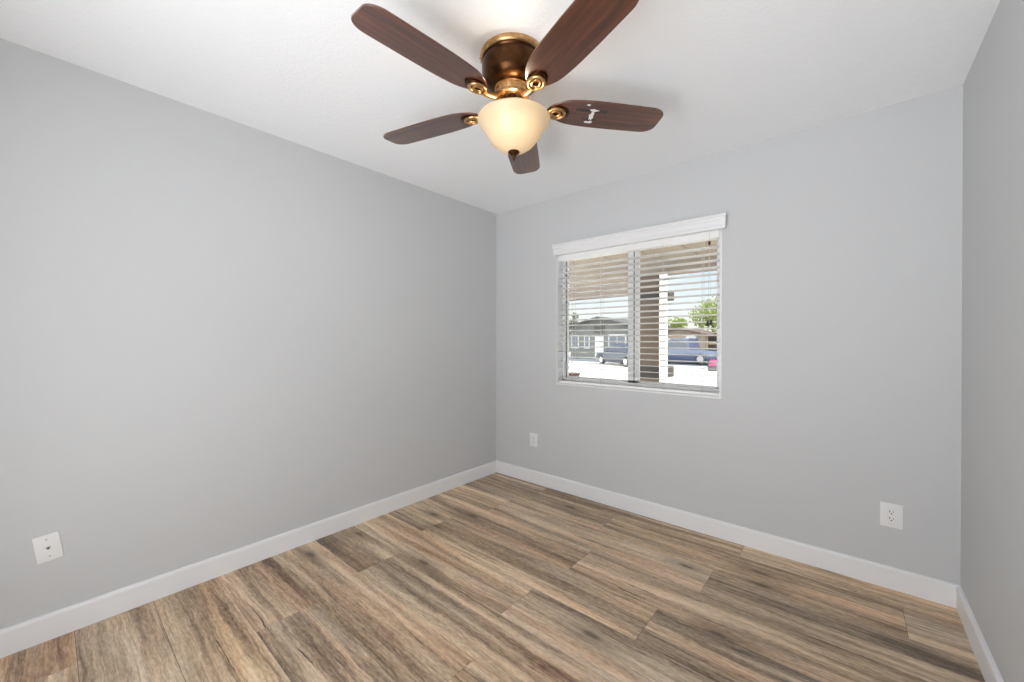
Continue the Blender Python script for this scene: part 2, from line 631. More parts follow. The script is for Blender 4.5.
# baseboards: flat face with an eased top
BH, BT = 0.108, 0.015
prof = [(0, 0), (BT, 0), (BT, BH - 0.012), (BT - 0.0025, BH - 0.005), (BT - 0.007, BH - 0.001), (0.0, BH)]
bm = bmesh.new()
prism(bm, [(-a, b) for a, b in prof], 'x', 0.0, W)
struct(new_obj('baseboard_back', bm, M_trim))
bm = bmesh.new()
prism(bm, prof, 'y', -D, -BT - 0.0012)
struct(new_obj('baseboard_left', bm, M_trim))
bm = bmesh.new()
prism(bm, [(W - a, b) for a, b in prof], 'y', -D, -BT)
struct(new_obj('baseboard_right', bm, M_trim))

# ================================================================== window
wroot = bpy.data.objects.new('window_1', None)
col.objects.link(wroot)
wroot.location = ((OX0 + OX1) / 2, 0.1, OZ0)
struct(wroot)


def wpart(name, bm, mat, smooth=False, parent=None):
    o = new_obj(name, bm, mat, smooth=smooth)
    par = parent or wroot
    o.parent = par
    bpy.context.view_layer.update()
    o.matrix_parent_inverse = par.matrix_world.inverted()
    return o


FY0, FY1 = 0.085, 0.138
bm = bmesh.new()
box(bm, OX0, OX0 + 0.025, FY0, FY1, OZ0, OZ1, 0.002)
box(bm, OX1 - 0.025, OX1, FY0, FY1, OZ0, OZ1, 0.002)
box(bm, OX0, OX1, FY0, FY1, OZ0, OZ0 + 0.045, 0.002)
box(bm, OX0, OX1, FY0, FY1, OZ1 - 0.045, OZ1, 0.002)
wpart('window_frame', bm, M_vinyl)
# painted jamb liner, just proud of the wall
bm = bmesh.new()
J = 0.010
box(bm, OX1 - J, OX1 + 0.004, -0.004, FY0, OZ0, OZ1, 0.001)
box(bm, OX0 - 0.001, OX0 + 0.004, -0.002, FY0, OZ0, OZ1, 0.001)
box(bm, OX0, OX1, -0.002, FY0, OZ0 - 0.006, OZ0 + 0.006, 0.001)
wpart('jamb_liner', bm, M_trim)
# two sliding sashes: (x range, y range, left stile, right stile)
for (xa, xb, ya, yb, sl, sr) in ((0.722, 1.311, 0.098, 0.118, 0.010, 0.044), (1.319, OX1 - 0.022, 0.098, 0.118, 0.036, 0.026)):
    bm = bmesh.new()
    z0, z1 = OZ0 + 0.030, OZ1 - 0.030
    box(bm, xa, xa + sl, ya, yb, z0, z1, 0.002)
    box(bm, xb - sr, xb, ya, yb, z0, z1, 0.002)
    box(bm, xa, xb, ya, yb, z0, z0 + 0.03, 0.002)
    box(bm, xa, xb, ya, yb, z1 - 0.03, z1, 0.002)
    so = wpart('sash', bm, M_vinyl)
    bm = bmesh.new()
    ym = (ya + yb) / 2
    box(bm, xa + sl - 0.004, xb - sr + 0.004, ym - 0.002, ym + 0.002, z0 + 0.026, z1 - 0.026)
    wpart('glass_pane', bm, M_glass, parent=so)
    bm = bmesh.new()
    box(bm, xa - 0.0075, xa - 0.0005, ya + 0.003, yb - 0.003, z0, z1)
    wpart('gasket', bm, M_gasket, parent=so)

# ================================================================== blind
broot = thing('window_blind', 'white horizontal slat blind with crown valance over the window', 'blind',
              (1.31, 0.0, OZ0))


def bpart(name, bm, mat, smooth=False, parent=None):
    o = new_obj(name, bm, mat, smooth=smooth)
    par = parent or broot
    o.parent = par
    bpy.context.view_layer.update()
    o.matrix_parent_inverse = par.matrix_world.inverted()
    return o


# crown valance: stepped, leaning out to the top
vp = [(-0.006, 1.948), (-0.040, 1.948), (-0.043, 1.954), (-0.043, 1.966), (-0.049, 1.968), (-0.050, 1.986),
      (-0.054, 1.996), (-0.060, 1.999), (-0.061, 2.014), (-0.068, 2.017), (-0.069, 2.031), (-0.006, 2.031)]
bm = bmesh.new()
n = len(vp)
def _xe(p, side):
    t = max(0.0, -p[0] - 0.006) / 0.061
    return (0.690 - 0.008 * t) if side == 0 else (1.950 + 0.020 * t)
A = [bm.verts.new((_xe(p, 0), p[0], p[1])) for p in vp]
B = [bm.verts.new((_xe(p, 1), p[0], p[1])) for p in vp]
for i in range(n):
    bm.faces.new((A[i], A[(i + 1) % n], B[(i + 1) % n], B[i]))
bm.faces.new(A[::-1])
bm.faces.new(B)
bmesh.ops.recalc_face_normals(bm, faces=bm.faces[:])
bpart('valance', bm, M_trim)
SX0, SX1 = OX0 + 0.007, OX1 - J - 0.003
SY0, SY1 = 0.008, 0.058
bm = bmesh.new()
box(bm, SX0, SX1, SY0, SY1 + 0.004, 1.904, 1.975, 0.003)
bpart('headrail', bm, M_blind)
NS, Z0S, PITCHS = 22, 0.933, 0.0437
for i in range(NS):
    z = Z0S + i * PITCHS
    bm = bmesh.new()
    # gently crowned slat, rounded long edges
    pts = [(SY0, z - 0.0022), (SY0 + 0.012, z - 0.0006), (SY0 + 0.025, z + 0.0006), (SY1 - 0.012, z - 0.0006), (SY1, z - 0.0022),
           (SY1, z + 0.0012), (SY1 - 0.012, z + 0.0029), (SY0 + 0.025, z + 0.0035), (SY0 + 0.012, z + 0.0029),
           (SY0, z + 0.0012)]
    ta = math.radians(6.0)
    ym_ = (SY0 + SY1) / 2
    pts = [(ym_ + (py - ym_) * math.cos(ta) + (pz - z) * math.sin(ta),
            z - (py - ym_) * math.sin(ta) + (pz - z) * math.cos(ta)) for py, pz in pts]
    prism(bm, pts, 'x', SX0, SX1)
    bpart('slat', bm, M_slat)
bm = bmesh.new()
box(bm, SX0, SX1, SY0, SY1, OZ0 + 0.008, OZ0 + 0.028, 0.004)
bpart('bottom_rail', bm, M_blind)
for lx in (0.83, 1.085, 1.56, 1.815):
    bm = bmesh.new()
    for yy in (SY0 - 0.0015, SY1 + 0.0015):
        tube(bm, [(lx, yy, OZ0 + 0.02), (lx, yy, 1.91)], 0.0008, 6)
    tube(bm, [(lx + 0.006, SY0 - 0.001, OZ0 + 0.02), (lx + 0.006, SY0 - 0.001, 1.91)], 0.0007, 6)
    for i in range(NS):
        z = Z0S + i * PITCHS - 0.0022
        tube(bm, [(lx, SY0 - 0.0015, z), (lx, SY1 + 0.0015, z)], 0.0006, 5)
    bpart('ladder_cord', bm, M_cord)
bm = bmesh.new()
cx = 1.862
for k, (dx, zb) in enumerate(((-0.008, 1.372), (0.010, 1.378))):
    tube(bm, [(cx, SY0 - 0.010, 1.94), (cx, SY0 - 0.010, 1.872), (cx + dx * 0.6, SY0 - 0.010, 1.60),
              (cx + dx, SY0 - 0.010, zb)], 0.0009, 6)
lc = bpart('lift_cord', bm, M_cord)
bm = bmesh.new()
lathe(bm, [(0, 0.016), (0.004, 0.014), (0.0075, 0.004), (0.0075, -0.006), (0.003, -0.013), (0, -0.014)], 14)
bmesh.ops.translate(bm, verts=bm.verts[:], vec=(cx, SY0 - 0.010, 1.872))
bpart('cord_stop', bm, M_tassel, True, lc)
for dx, zb in ((-0.010, 1.358), (0.012, 1.364)):
    bm = bmesh.new()
    lathe(bm, [(0, 0.020), (0.004, 0.019), (0.006, 0.010), (0.0095, -0.012), (0.009, -0.018), (0, -0.018)], 14)
    bmesh.ops.translate(bm, verts=bm.verts[:], vec=(cx + dx, SY0 - 0.010, zb))
    bpart('tassel', bm, M_tassel, True, lc)


# ================================================================== wall plates
def rounded_plate(bm, w, h, t, bev=0.0025):
    box(bm, -w / 2, w / 2, -t, 0, -h / 2, h / 2, bev, 3)


def disc(bm, cx, cz, r, y0, y1, n=16, sx=1.0):
    a = [bm.verts.new((cx + r * sx * math.cos(2 * math.pi * k / n), y0, cz + r * math.sin(2 * math.pi * k / n)))
         for k in range(n)]
    b = [bm.verts.new((cx + r * sx * math.cos(2 * math.pi * k / n), y1, cz + r * math.sin(2 * math.pi * k / n)))
         for k in range(n)]
    for k in range(n):
        bm.faces.new((a[k], a[(k + 1) % n], b[(k + 1) % n], b[k]))
    bm.faces.new(b[::-1])
    bm.faces.new(a)
    bmesh.ops.recalc_face_normals(bm, faces=bm.faces[:])


def outlet(label, x, z, w, h, decora):
    root = thing('wall_outlet', label, 'outlet', (x, 0, z))
    bm = bmesh.new()
    rounded_plate(bm, w, h, 0.006)
    new_obj('cover_plate', bm, M_plate, root, True)
    if decora:
        bm = bmesh.new()
        box(bm, -0.0165, 0.0165, -0.0085, -0.004, -0.0335, 0.0335, 0.001)
        sock = [new_obj('receptacle', bm, M_plate, root)]
        dzs = (0.0165, -0.0165)
    else:
        sock = []
        dzs = (0.0195, -0.0195)
    for dz in dzs:
        if not decora:
            bm = bmesh.new()
            box(bm, -0.0165, 0.0165, -0.0085, -0.004, dz - 0.014, dz + 0.014, 0.004, 3)
            sock.append(new_obj('receptacle', bm, M_plate, root, True))
        bm = bmesh.new()
        box(bm, -0.0080, -0.0052, -0.0089, -0.006, dz - 0.001, dz + 0.0085)
        box(bm, 0.0054, 0.0078, -0.0089, -0.006, dz + 0.000, dz + 0.0075)
        disc(bm, 0, dz - 0.007, 0.0030, -0.0089, -0.006)
        new_obj('socket_slot', bm, M_slot, sock[-1])
    for zz in ((0.048, -0.048) if decora else (0.0,)):
        bm = bmesh.new()
        disc(bm, 0, zz, 0.003, -0.0072, -0.004)
        new_obj('screw', bm, M_plate if decora else M_steel, root)
    return root


outlet('small white duplex outlet on the back wall near the left corner', 0.449, 0.377, 0.084, 0.116, False)
outlet('white square-cornered outlet plate on the back wall near the right corner', 2.7125, 0.368, 0.085, 0.121, True)
# crooked jack plate on the left wall: local -y faces the room (+x)
jr = thing('jack_plate', 'crooked white wall plate with a single jack on the left wall', 'wall plate',
           (0, -2.7625, 0.3835))
jr.rotation_euler = (0, math.radians(0), math.radians(90))
jr.rotation_mode = 'QUATERNION'
jr.rotation_quaternion = (Matrix.Rotation(math.radians(7.5), 3, 'X') @ Matrix.Rotation(math.radians(90), 3, 'Z')).to_quaternion()
bm = bmesh.new()
rounded_plate(bm, 0.074, 0.114, 0.006)
new_obj('cover_plate', bm, M_plate, jr, True)
bm = bmesh.new()
disc(bm, 0, 0, 0.0075, -0.0072, -0.004, 6)
disc(bm, 0, 0, 0.0048, -0.014, -0.004, 16)
jk = new_obj('jack', bm, M_steel, jr, True)
bm = bmesh.new()
disc(bm, 0, 0.0, 0.0034, -0.0144, -0.013, 12)
new_obj('jack_hole', bm, M_slot, jk)
for zz in (0.036, -0.036):
    bm = bmesh.new()
    disc(bm, 0, zz, 0.0032, -0.0074, -0.004)
    new_obj('screw', bm, M_steel, jr, True)

# ================================================================== ceiling fan
FX, FY = 1.470, -1.497
fan = thing('ceiling_fan', 'five-blade walnut ceiling fan with lit cream glass bowl, flush on the ceiling',
            'ceiling fan', (FX, FY, H))
dz = H


def fpart(name, bm, mat, smooth=True, parent=None):
    return new_obj(name, bm, mat, parent or fan, smooth)


bm = bmesh.new()
lathe(bm, [(0, 0), (0.131, 0), (0.133, -0.004), (0.133, -0.014), (0.130, -0.019), (0.127, -0.023), (0.124, -0.024),
           (0, -0.024)], 64)
mring = fpart('ceiling_ring', bm, M_brass)
rs0 = None
for k in range(4):
    for da in (-0.09, 0.09):
        a = 2 * math.pi * k / 4 - 0.95 + da
        if rs0 is None:
            bm = bmesh.new()
            bmesh.ops.create_uvsphere(bm, u_segments=10, v_segments=8, radius=0.0042)
            rsc = rs0 = fpart('ring_screw', bm, M_brass, parent=mring)
        else:
            rsc = rs0.copy()
            col.objects.link(rsc)
            rsc.parent = mring
        rsc.location = (0.1325 * math.cos(a), 0.1325 * math.sin(a), -0.009)
bm = bmesh.new()
lathe(bm, [(0.10, -0.022), (0.126, -0.024), (0.127, -0.029), (0.123, -0.034), (0.1255, -0.039), (0.126, -0.055),
           (0.125, -0.078), (0.120, -0.100), (0.109, -0.118), (0.092, -0.130), (0.070, -0.136), (0.0, -0.138)], 64)
fpart('motor_housing', bm, M_bronze)
# panelled neck collar
bm = bmesh.new()
lathe(bm, [(0.0, -0.130), (0.070, -0.130), (0.073, -0.134), (0.073, -0.140), (0.066, -0.143), (0.064, -0.164),
           (0.067, -0.168), (0.071, -0.172), (0.070, -0.179), (0.062, -0.183), (0.0, -0.184)], 64)
for k in range(20):
    a = 2 * math.pi * k / 20
    b4 = bmesh.new()
    box(b4, 0.062, 0.0675, -0.0035, 0.0035, -0.165, -0.143, 0.0008, 1)
    bmesh.ops.rotate(b4, verts=b4.verts[:], cent=(0, 0, 0), matrix=Matrix.Rotation(a, 3, 'Z'))
    me_ = bpy.data.meshes.new('tmp')
    b4.to_mesh(me_)
    b4.free()
    bm.from_mesh(me_)
    bpy.data.meshes.remove(me_)
fpart('neck_collar', bm, M_brass)
bm = bmesh.new()
lathe(bm, [(0.0, -0.182), (0.050, -0.182), (0.046, -0.190), (0.044, -0.215), (0.048, -0.222), (0.052, -0.228),
           (0.052, -0.234), (0.012, -0.238), (0.010, -0.300), (0.010, -0.399), (0.0, -0.399)], 48)
for k in range(12):
    a = 2 * math.pi * k / 12
    tube(bm, [(0.046 * math.cos(a), 0.046 * math.sin(a), -0.186), (0.0455 * math.cos(a), 0.0455 * math.sin(a), -0.222)],
         0.004, 8)
fpart('light_fitter', bm, M_bronze)

# glass bowl: one bell-shaped shell, rim at the top
bowl_prof = [(0.143, -0.2605), (0.148, -0.262), (0.1525, -0.268), (0.151, -0.275),
             (0.144, -0.283), (0.134, -0.294), (0.125, -0.307), (0.116, -0.322), (0.106, -0.339), (0.094, -0.356),
             (0.079, -0.372), (0.060, -0.386), (0.040, -0.396), (0.020, -0.401), (0.0, -0.402)]
bm = bmesh.new()
lathe(bm, bowl_prof, 72)
bmesh.ops.recalc_face_normals(bm, faces=bm.faces[:])
bowl = fpart('glass_bowl', bm, M_bowl)
bowl.location = (0.006, 0.005, 0)
bm = bmesh.new()
lathe(bm, [(0.0, -0.398), (0.024, -0.400), (0.0245, -0.405), (0.021, -0.409), (0.013, -0.415), (0.008, -0.421),
           (0.0075, -0.427), (0.004, -0.435), (0.0, -0.440)], 32)
fpart('finial', bm, M_bronze, parent=bowl)
lamp_d = bpy.data.lights.new('bulb_light', 'POINT')
lamp_d.energy = LAMP_POWER
lamp_d.color = (1.0, 0.86, 0.68)
lamp_d.shadow_soft_size = 0.028
lamp = bpy.data.objects.new('bulb_light', lamp_d)
col.objects.link(lamp)
lamp.parent = fan
lamp.location = (0.045, -0.025, -0.300)

ZB = -0.208            # blade level under the ceiling
TILT = math.radians(7.5)
PHASE = -93.4
RT, R0 = 0.667, 0.156


def half_width(t):
    """blade half width; t = 0 root .. 1 tip"""
    x_ = R0 + t * (RT - R0)
    s = (x_ - R0)
    root = min(1.0, math.sqrt(max(0.0, 1 - (1 - min(1.0, s / 0.11)) ** 2)))
    w_ = 0.060 + 0.020 * math.sin(min(1.0, s / 0.22) * math.pi / 2) - 0.004 * max(0.0, (s - 0.30) / 0.2)
    tip = 1.0
    d = RT - x_
    rc = 0.060
    if d < rc:
        tip = 0.42 + 0.58 * math.sqrt(max(0.0, 1 - (1 - d / rc) ** 2))
    return w_ * root * tip


def blade_bm():
    bm = bmesh.new()
    n = 44
    ts = [0.5 - 0.5 * math.cos(math.pi * i / n) for i in range(n + 1)]
    up_, lo_ = [], []
    th = 0.0065
    prev_t = None
    rows = []
    for t in ts:
        x_ = R0 + t * (RT - R0)
        h_ = max(half_width(t), 0.004)
        rows.append((x_, h_))
    layers = []
    for zz, inset in ((-th / 2, 0.0012), (-th / 2 + 0.0012, 0.0), (th / 2 - 0.0012, 0.0), (th / 2, 0.0012)):
        left = [bm.verts.new((x_, h_ - inset, zz)) for x_, h_ in rows]
        right = [bm.verts.new((x_, -h_ + inset, zz)) for x_, h_ in rows]
        layers.append((left, right))
    L0, R0_ = layers[0]
    for i in range(n):
        bm.faces.new((L0[i], L0[i + 1], R0_[i + 1], R0_[i]))
    L3, R3 = layers[3]
    for i in range(n):
        bm.faces.new((L3[i], R3[i], R3[i + 1], L3[i + 1]))
    for (la, ra), (lb, rb) in zip(layers[:-1], layers[1:]):
        for i in range(n):
            bm.faces.new((la[i], lb[i], lb[i + 1], la[i + 1]))
            bm.faces.new((ra[i], ra[i + 1], rb[i + 1], rb[i]))
        bm.faces.new((la[0], ra[0], rb[0], lb[0]))
        bm.faces.new((la[n], lb[n], rb[n], ra[n]))
    bmesh.ops.recalc_face_normals(bm, faces=bm.faces[:])
    return bm


def bracket_bm():
    bm = bmesh.new()
    tl = lambda x_, y_: -math.tan(TILT) * y_ * min(1.0, max(0.0, (x_ - 0.10) / 0.06))
    # arm: from the collar, dipping out to the blade root
    zb = ZB - 0.012
    arm = [(0.050, 0, -0.180), (0.075, 0, -0.190), (0.100, 0, -0.212), (0.125, 0, zb + 0.002), (0.152, 0, zb - 0.002),
           (0.165, 0, zb - 0.001)]
    pts = []
    for a, b in zip(arm[:-1], arm[1:]):
        for q in range(4):
            f = q / 4
            pts.append(tuple(a[i] * (1 - f) + b[i] * f for i in range(3)))
    pts.append(arm[-1])
    tube(bm, pts, [0.0135 - 0.003 * i / (len(pts) - 1) for i in range(len(pts))], 12)
    # oval medallion ring under the root, with an inner ring
    ring_tube(bm, (0.192, 0, zb - 0.001), 0.034, 0.029, 0.0065, 32, 10, tl)
    ring_tube(bm, (0.190, 0, zb - 0.002), 0.019, 0.015, 0.0045, 28, 8, tl)
    return bm


def bracket_plate_bm():
    bm = bmesh.new()
    n = 32
    for z_, rr in ((ZB - 0.0045, 1.0), (ZB - 0.0085, 1.0)):
        pass
    tl = lambda y_: -math.tan(TILT) * y_
    A = [bm.verts.new((0.198 + 0.050 * math.cos(2 * math.pi * k / n), 0.036 * math.sin(2 * math.pi * k / n),
                       ZB - 0.0042 + tl(0.036 * math.sin(2 * math.pi * k / n)))) for k in range(n)]
    B = [bm.verts.new((v.co.x, v.co.y, v.co.z - 0.005)) for v in A]
    bm.faces.new(A)
    bm.faces.new(B[::-1])
    for k in range(n):
        bm.faces.new((A[k], B[k], B[(k + 1) % n], A[(k + 1) % n]))
    bmesh.ops.recalc_face_normals(bm, faces=bm.faces[:])
    return bm


blades = []
bl0 = br0 = bp0 = None
for k in range(5):
    a = math.radians(PHASE - 72 * k)
    if k == 0:
        bl0 = new_obj('blade', blade_bm(), M_blade, fan, True)
        br0 = new_obj('blade_bracket', bracket_bm(), M_brass, fan, True)
        bp0 = new_obj('bracket_plate', bracket_plate_bm(), M_bronze, br0, True)
        bl, br = bl0, br0
    else:
        bl = bl0.copy()
        br = br0.copy()
        bp = bp0.copy()
        for o_ in (bl, br, bp):
            col.objects.link(o_)
        bl.parent = fan
        br.parent = fan
        bp.parent = br
    bl.location = (0, 0, ZB)
    bl.rotation_mode = br.rotation_mode = 'QUATERNION'
    bl.rotation_quaternion = (Matrix.Rotation(a, 3, 'Z') @ Matrix.Rotation(-TILT, 3, 'X')).to_quaternion()
    br.rotation_quaternion = Matrix.Rotation(a, 3, 'Z').to_quaternion()
    blades.append(bl)

# printed marks and torn sticker patches on the underside of the right-hand blade
zlab = -0.0065 / 2 - 0.0003
M_ink = Mat('dark_print', (0.02, 0.018, 0.018, 1), 0.6)
M_paper = Mat('torn_paper', (0.75, 0.74, 0.74, 1), 0.7)


def quad(bm, x0, x1, y0, y1, z):
    vs = [bm.verts.new(p) for p in ((x0, y0, z), (x1, y0, z), (x1, y1, z), (x0, y1, z))]
    bm.faces.new(vs[::-1])


bm = bmesh.new()
rng = random.Random(5)
xx = 0.275
while xx < 0.405:                         # long line of illegible print
    wv = rng.uniform(0.007, 0.013)
    y0 = -0.034
    hgt = rng.uniform(0.014, 0.019)
    quad(bm, xx, xx + wv, y0, y0 + hgt, zlab)
    if rng.random() < 0.6:
        quad(bm, xx, xx + wv + 0.004, y0 + rng.uniform(0, 0.010), y0 + 0.014, zlab - 0.0001)
    xx += wv + rng.uniform(0.0008, 0.003)
lab = new_obj('printed_marks', bm, M_ink, blades[3])
lab['label'] = 'dark worn print, longer line'
bm = bmesh.new()
xx = 0.318
while xx < 0.378:                         # short second line
    wv = rng.uniform(0.004, 0.008)
    quad(bm, xx, xx + wv, 0.020, 0.020 + rng.uniform(0.011, 0.016), zlab)
    xx += wv + rng.uniform(0.001, 0.003)
lab = new_obj('printed_marks', bm, M_ink, blades[3])
lab['label'] = 'dark worn print, shorter line'


def torn(cx_, cy_, rx, ry, seed):
    bm = bmesh.new()
    r_ = random.Random(seed)
    n_ = 17
    vs = [bm.verts.new((cx_ + rx * r_.uniform(0.5, 1.1) * math.cos(2 * math.pi * i / n_),
                        cy_ + ry * r_.uniform(0.5, 1.1) * math.sin(2 * math.pi * i / n_), zlab - 0.0004))
          for i in range(n_)]
    bm.faces.new(vs[::-1])
    tp = new_obj('torn_sticker', bm, M_paper, blades[3])
    tp['label'] = 'white torn sticker scrap'


torn(0.352, 0.004, 0.013, 0.036, 1)
torn(0.352, 0.044, 0.024, 0.009, 3)
torn(0.352, -0.030, 0.022, 0.009, 6)
torn(0.318, -0.058, 0.010, 0.007, 4)

# ================================================================== outside: porch
GZ = -0.45
bm = bmesh.new()
box(bm, -70, 60, T + 0.02, 24.0, GZ - 0.2, GZ)
struct(new_obj('driveway', bm, M_concrete))
bm = bmesh.new()
box(bm, -110, 80, 24.0, 29.5, GZ - 0.2, GZ - 0.03)
struct(new_obj('street', bm, M_asphalt))
bm = bmesh.new()
box(bm, -140, 110, 29.5, 140.0, GZ - 0.2, GZ)
struct(new_obj('far_yard', bm, M_concrete))
bm = bmesh.new()
box(bm, -3.2, 4.2, T + 0.003, 2.2, 2.16, 2.26)
for k in range(18):                       # soffit boards
    xa = -3.2 + k * 0.412
    box(bm, xa + 0.006, xa + 0.406, T + 0.01, 1.78, 2.150, 2.162, 0.003, 1)
box(bm, -3.2, 4.2, 1.80, 2.08, 2.02, 2.17)
struct(new_obj('porch_roof', bm, M_soffit))
colr = thing('porch_column', 'square brown porch column with dark bands outside the window', 'column', (0.734, 1.94, GZ))
cw = 0.14
bm = bmesh.new()
box(bm, -cw, cw, -cw, cw, 0, 2.02 - GZ, 0.006)
new_obj('shaft', bm, M_column, colr)
for za, zb_ in ((0.81, 0.94), (1.72, 1.82)):
    bm = bmesh.new()
    o_ = cw + 0.03
    box(bm, -o_, o_ + 0.045, -o_ + 0.02, o_, za - GZ, zb_ - GZ, 0.008)
    new_obj('band', bm, M_coltrim, colr)
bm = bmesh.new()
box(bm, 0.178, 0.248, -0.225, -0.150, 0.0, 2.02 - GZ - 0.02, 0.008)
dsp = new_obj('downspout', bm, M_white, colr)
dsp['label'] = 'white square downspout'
# next bay of the porch roof, further along the front
bm = bmesh.new()
prism(bm, [(-7.0, 2.12), (-0.35, 2.20), (-0.35, 2.62), (-7.0, 2.36)], 'y', 5.0, 5.4)
carp = thing('carport', 'tan beam of the carport beyond the porch, left part of the window', 'carport', (0, 0, 0))
new_obj('beam', bm, M_carport, carp)
for px_ in (-6.6, -0.45):
    bm = bmesh.new()
    box(bm, px_ - 0.07, px_ + 0.07, 5.12, 5.28, GZ, 2.2, 0.005)
    if px_ < -3:
        new_obj('post', bm, M_soffit, carp)
    else:
        bm.free()

# ================================================================== outside: houses
def gable_house(label, cx_, cy_, wd, dp, eave, apex, wallm, roofm, wins, doors, vent, rz=0.0, group=None):
    r = thing('house', label, 'house', (cx_, cy_, GZ), rz, group)
    bm = bmesh.new()
    prism(bm, [(-wd / 2, 0), (wd / 2, 0), (wd / 2, eave), (0, apex - 0.12), (-wd / 2, eave)], 'y', 0, dp)
    new_obj('wall', bm, wallm, r)
    bm = bmesh.new()
    ov = 0.45
    sl = (apex - eave) / (wd / 2)
    th = 0.14
    e0 = eave - sl * ov
    prism(bm, [(-wd / 2 - ov, e0), (0, apex), (wd / 2 + ov, e0), (wd / 2 + ov, e0 - th), (0, apex - th),
               (-wd / 2 - ov, e0 - th)], 'y', -0.5, dp + 0.4)
    new_obj('roof', bm, roofm, r)
    for (xa, xb, za, zb_) in wins:
        bm = bmesh.new()
        box(bm, xa - 0.07, xb + 0.07, -0.05, 0.02, za - 0.07, zb_ + 0.07, 0.01, 1)
        f = new_obj('window', bm, M_housetrim, r)
        bm = bmesh.new()
        nn = max(1, int(round((xb - xa) / 0.7)))
        ww = (xb - xa) / nn
        for q in range(nn):
            box(bm, xa + q * ww + 0.03, xa + (q + 1) * ww - 0.03, -0.065, -0.045, za + 0.02, zb_ - 0.02)
        new_obj('pane', bm, M_darkwin, f)
    for (xa, xb, zb_) in doors:
        bm = bmesh.new()
        box(bm, xa, xb, -0.05, 0.02, 0.0, zb_, 0.01, 1)
        new_obj('door', bm, M_housetrim, r)
    if vent:
        bm = bmesh.new()
        xa, xb, za, zb_ = vent
        nn = 6
        for q in range(nn):
            zz = za + (zb_ - za) * q / nn
            box(bm, xa, xb, -0.05, 0.01, zz, zz + (zb_ - za) / nn * 0.7)
        new_obj('attic_vent', bm, M_vent, r)
    return r


# grey gabled house facing the window's left half
gable_house('grey gabled house across the street in the left half of the window', -15.4, 31.0, 6.4, 9.0, 3.05, 3.85,
            M_house, M_roof,
            [(-3.0, -2.3, 0.9, 2.05), (-1.55, -1.1, 0.9, 2.05), (1.0, 2.6, 0.8, 2.1)], [(-0.45, 0.45, 2.05)],
            (-0.55, 0.55, 2.35, 3.15))
gable_house('low wide house with grey roof behind the gabled house', -22.5, 46.0, 12.0, 9.0, 2.7, 4.0, M_house, M_roof,
            [(-3.5, -1.8, 0.8, 2.0), (1.5, 3.2, 0.8, 2.0)], [], None)
gable_house('tan stucco house with brown roof behind the blue truck', -8.6, 32.0, 4.8, 6.0, 2.15, 2.75, M_house2, M_roof2,
            [(-1.7, -0.4, 0.8, 1.7)], [(0.7, 1.5, 2.0)], None)
gable_house('pale house at the right edge of the window view', -2.4, 30.0, 5.2, 6.0, 2.2, 3.0, M_house2, M_roof2,
            [(-1.5, -0.5, 0.8, 1.8)], [], None)


# ================================================================== outside: trees
def tree(label, x_, y_, h_, rad, mat, seed, group):
    r = thing('tree', label, 'tree', (x_, y_, GZ), 0, group)
    rg = random.Random(seed)
    bm = bmesh.new()
    tube(bm, [(0, 0, 0), (0.05, 0.02, h_ * 0.3), (-0.03, 0.05, h_ * 0.55), (0.05, 0, h_ * 0.8)],
         [0.20, 0.15, 0.11, 0.04], 8)
    for q in range(5):
        a = q * 1.3
        tube(bm, [(0, 0, h_ * (0.4 + 0.06 * q)),
                  (rad * 0.6 * math.cos(a), rad * 0.6 * math.sin(a), h_ * (0.55 + 0.07 * q))], [0.07, 0.025], 6)
    new_obj('trunk', bm, M_bark, r)
    bm = bmesh.new()
    blobs = []
    for q in range(12):
        a = rg.uniform(0, 2 * math.pi)
        d = rad * math.sqrt(rg.random()) * 0.75
        blobs.append((d * math.cos(a), d * math.sin(a), h_ * rg.uniform(0.48, 0.9), rad * rg.uniform(0.32, 0.5)))
    for q in range(1500):
        bx_, by_, bz_, br_ = rg.choice(blobs)
        v = Vector((rg.gauss(0, 1), rg.gauss(0, 1), rg.gauss(0, 1))).normalized() * br_ * rg.uniform(0.6, 1.05)
        c = Vector((bx_, by_, bz_)) + v
        n_ = Vector((rg.gauss(0, 1), rg.gauss(0, 1), rg.gauss(0, 1) + 0.6)).normalized()
        t_ = n_.cross(Vector((rg.gauss(0, 1), rg.gauss(0, 1), rg.gauss(0, 1)))).normalized()
        b_ = n_.cross(t_)
        s = rg.uniform(0.09, 0.17)
        ps = [c - t_ * s * 1.4, c + b_ * s * 0.6, c + t_ * s * 1.4, c - b_ * s * 0.6]
        bm.faces.new([bm.verts.new(p) for p in ps])
    new_obj('foliage', bm, mat, r)
    return r


tree('round yellow-green tree above the roofs at the right side of the window', -8.5, 43.0, 6.0, 2.3, M_leaf, 3, 'street trees')
tree('small yellow-green tree beside the tan house, left of the larger tree', -13.6, 47.0, 4.3, 1.5, M_leaf, 5, 'street trees')
tree('dusty green tree behind the grey house, left edge of the window', -36.0, 59.0, 6.6, 1.8, M_leaf2, 8, 'street trees')


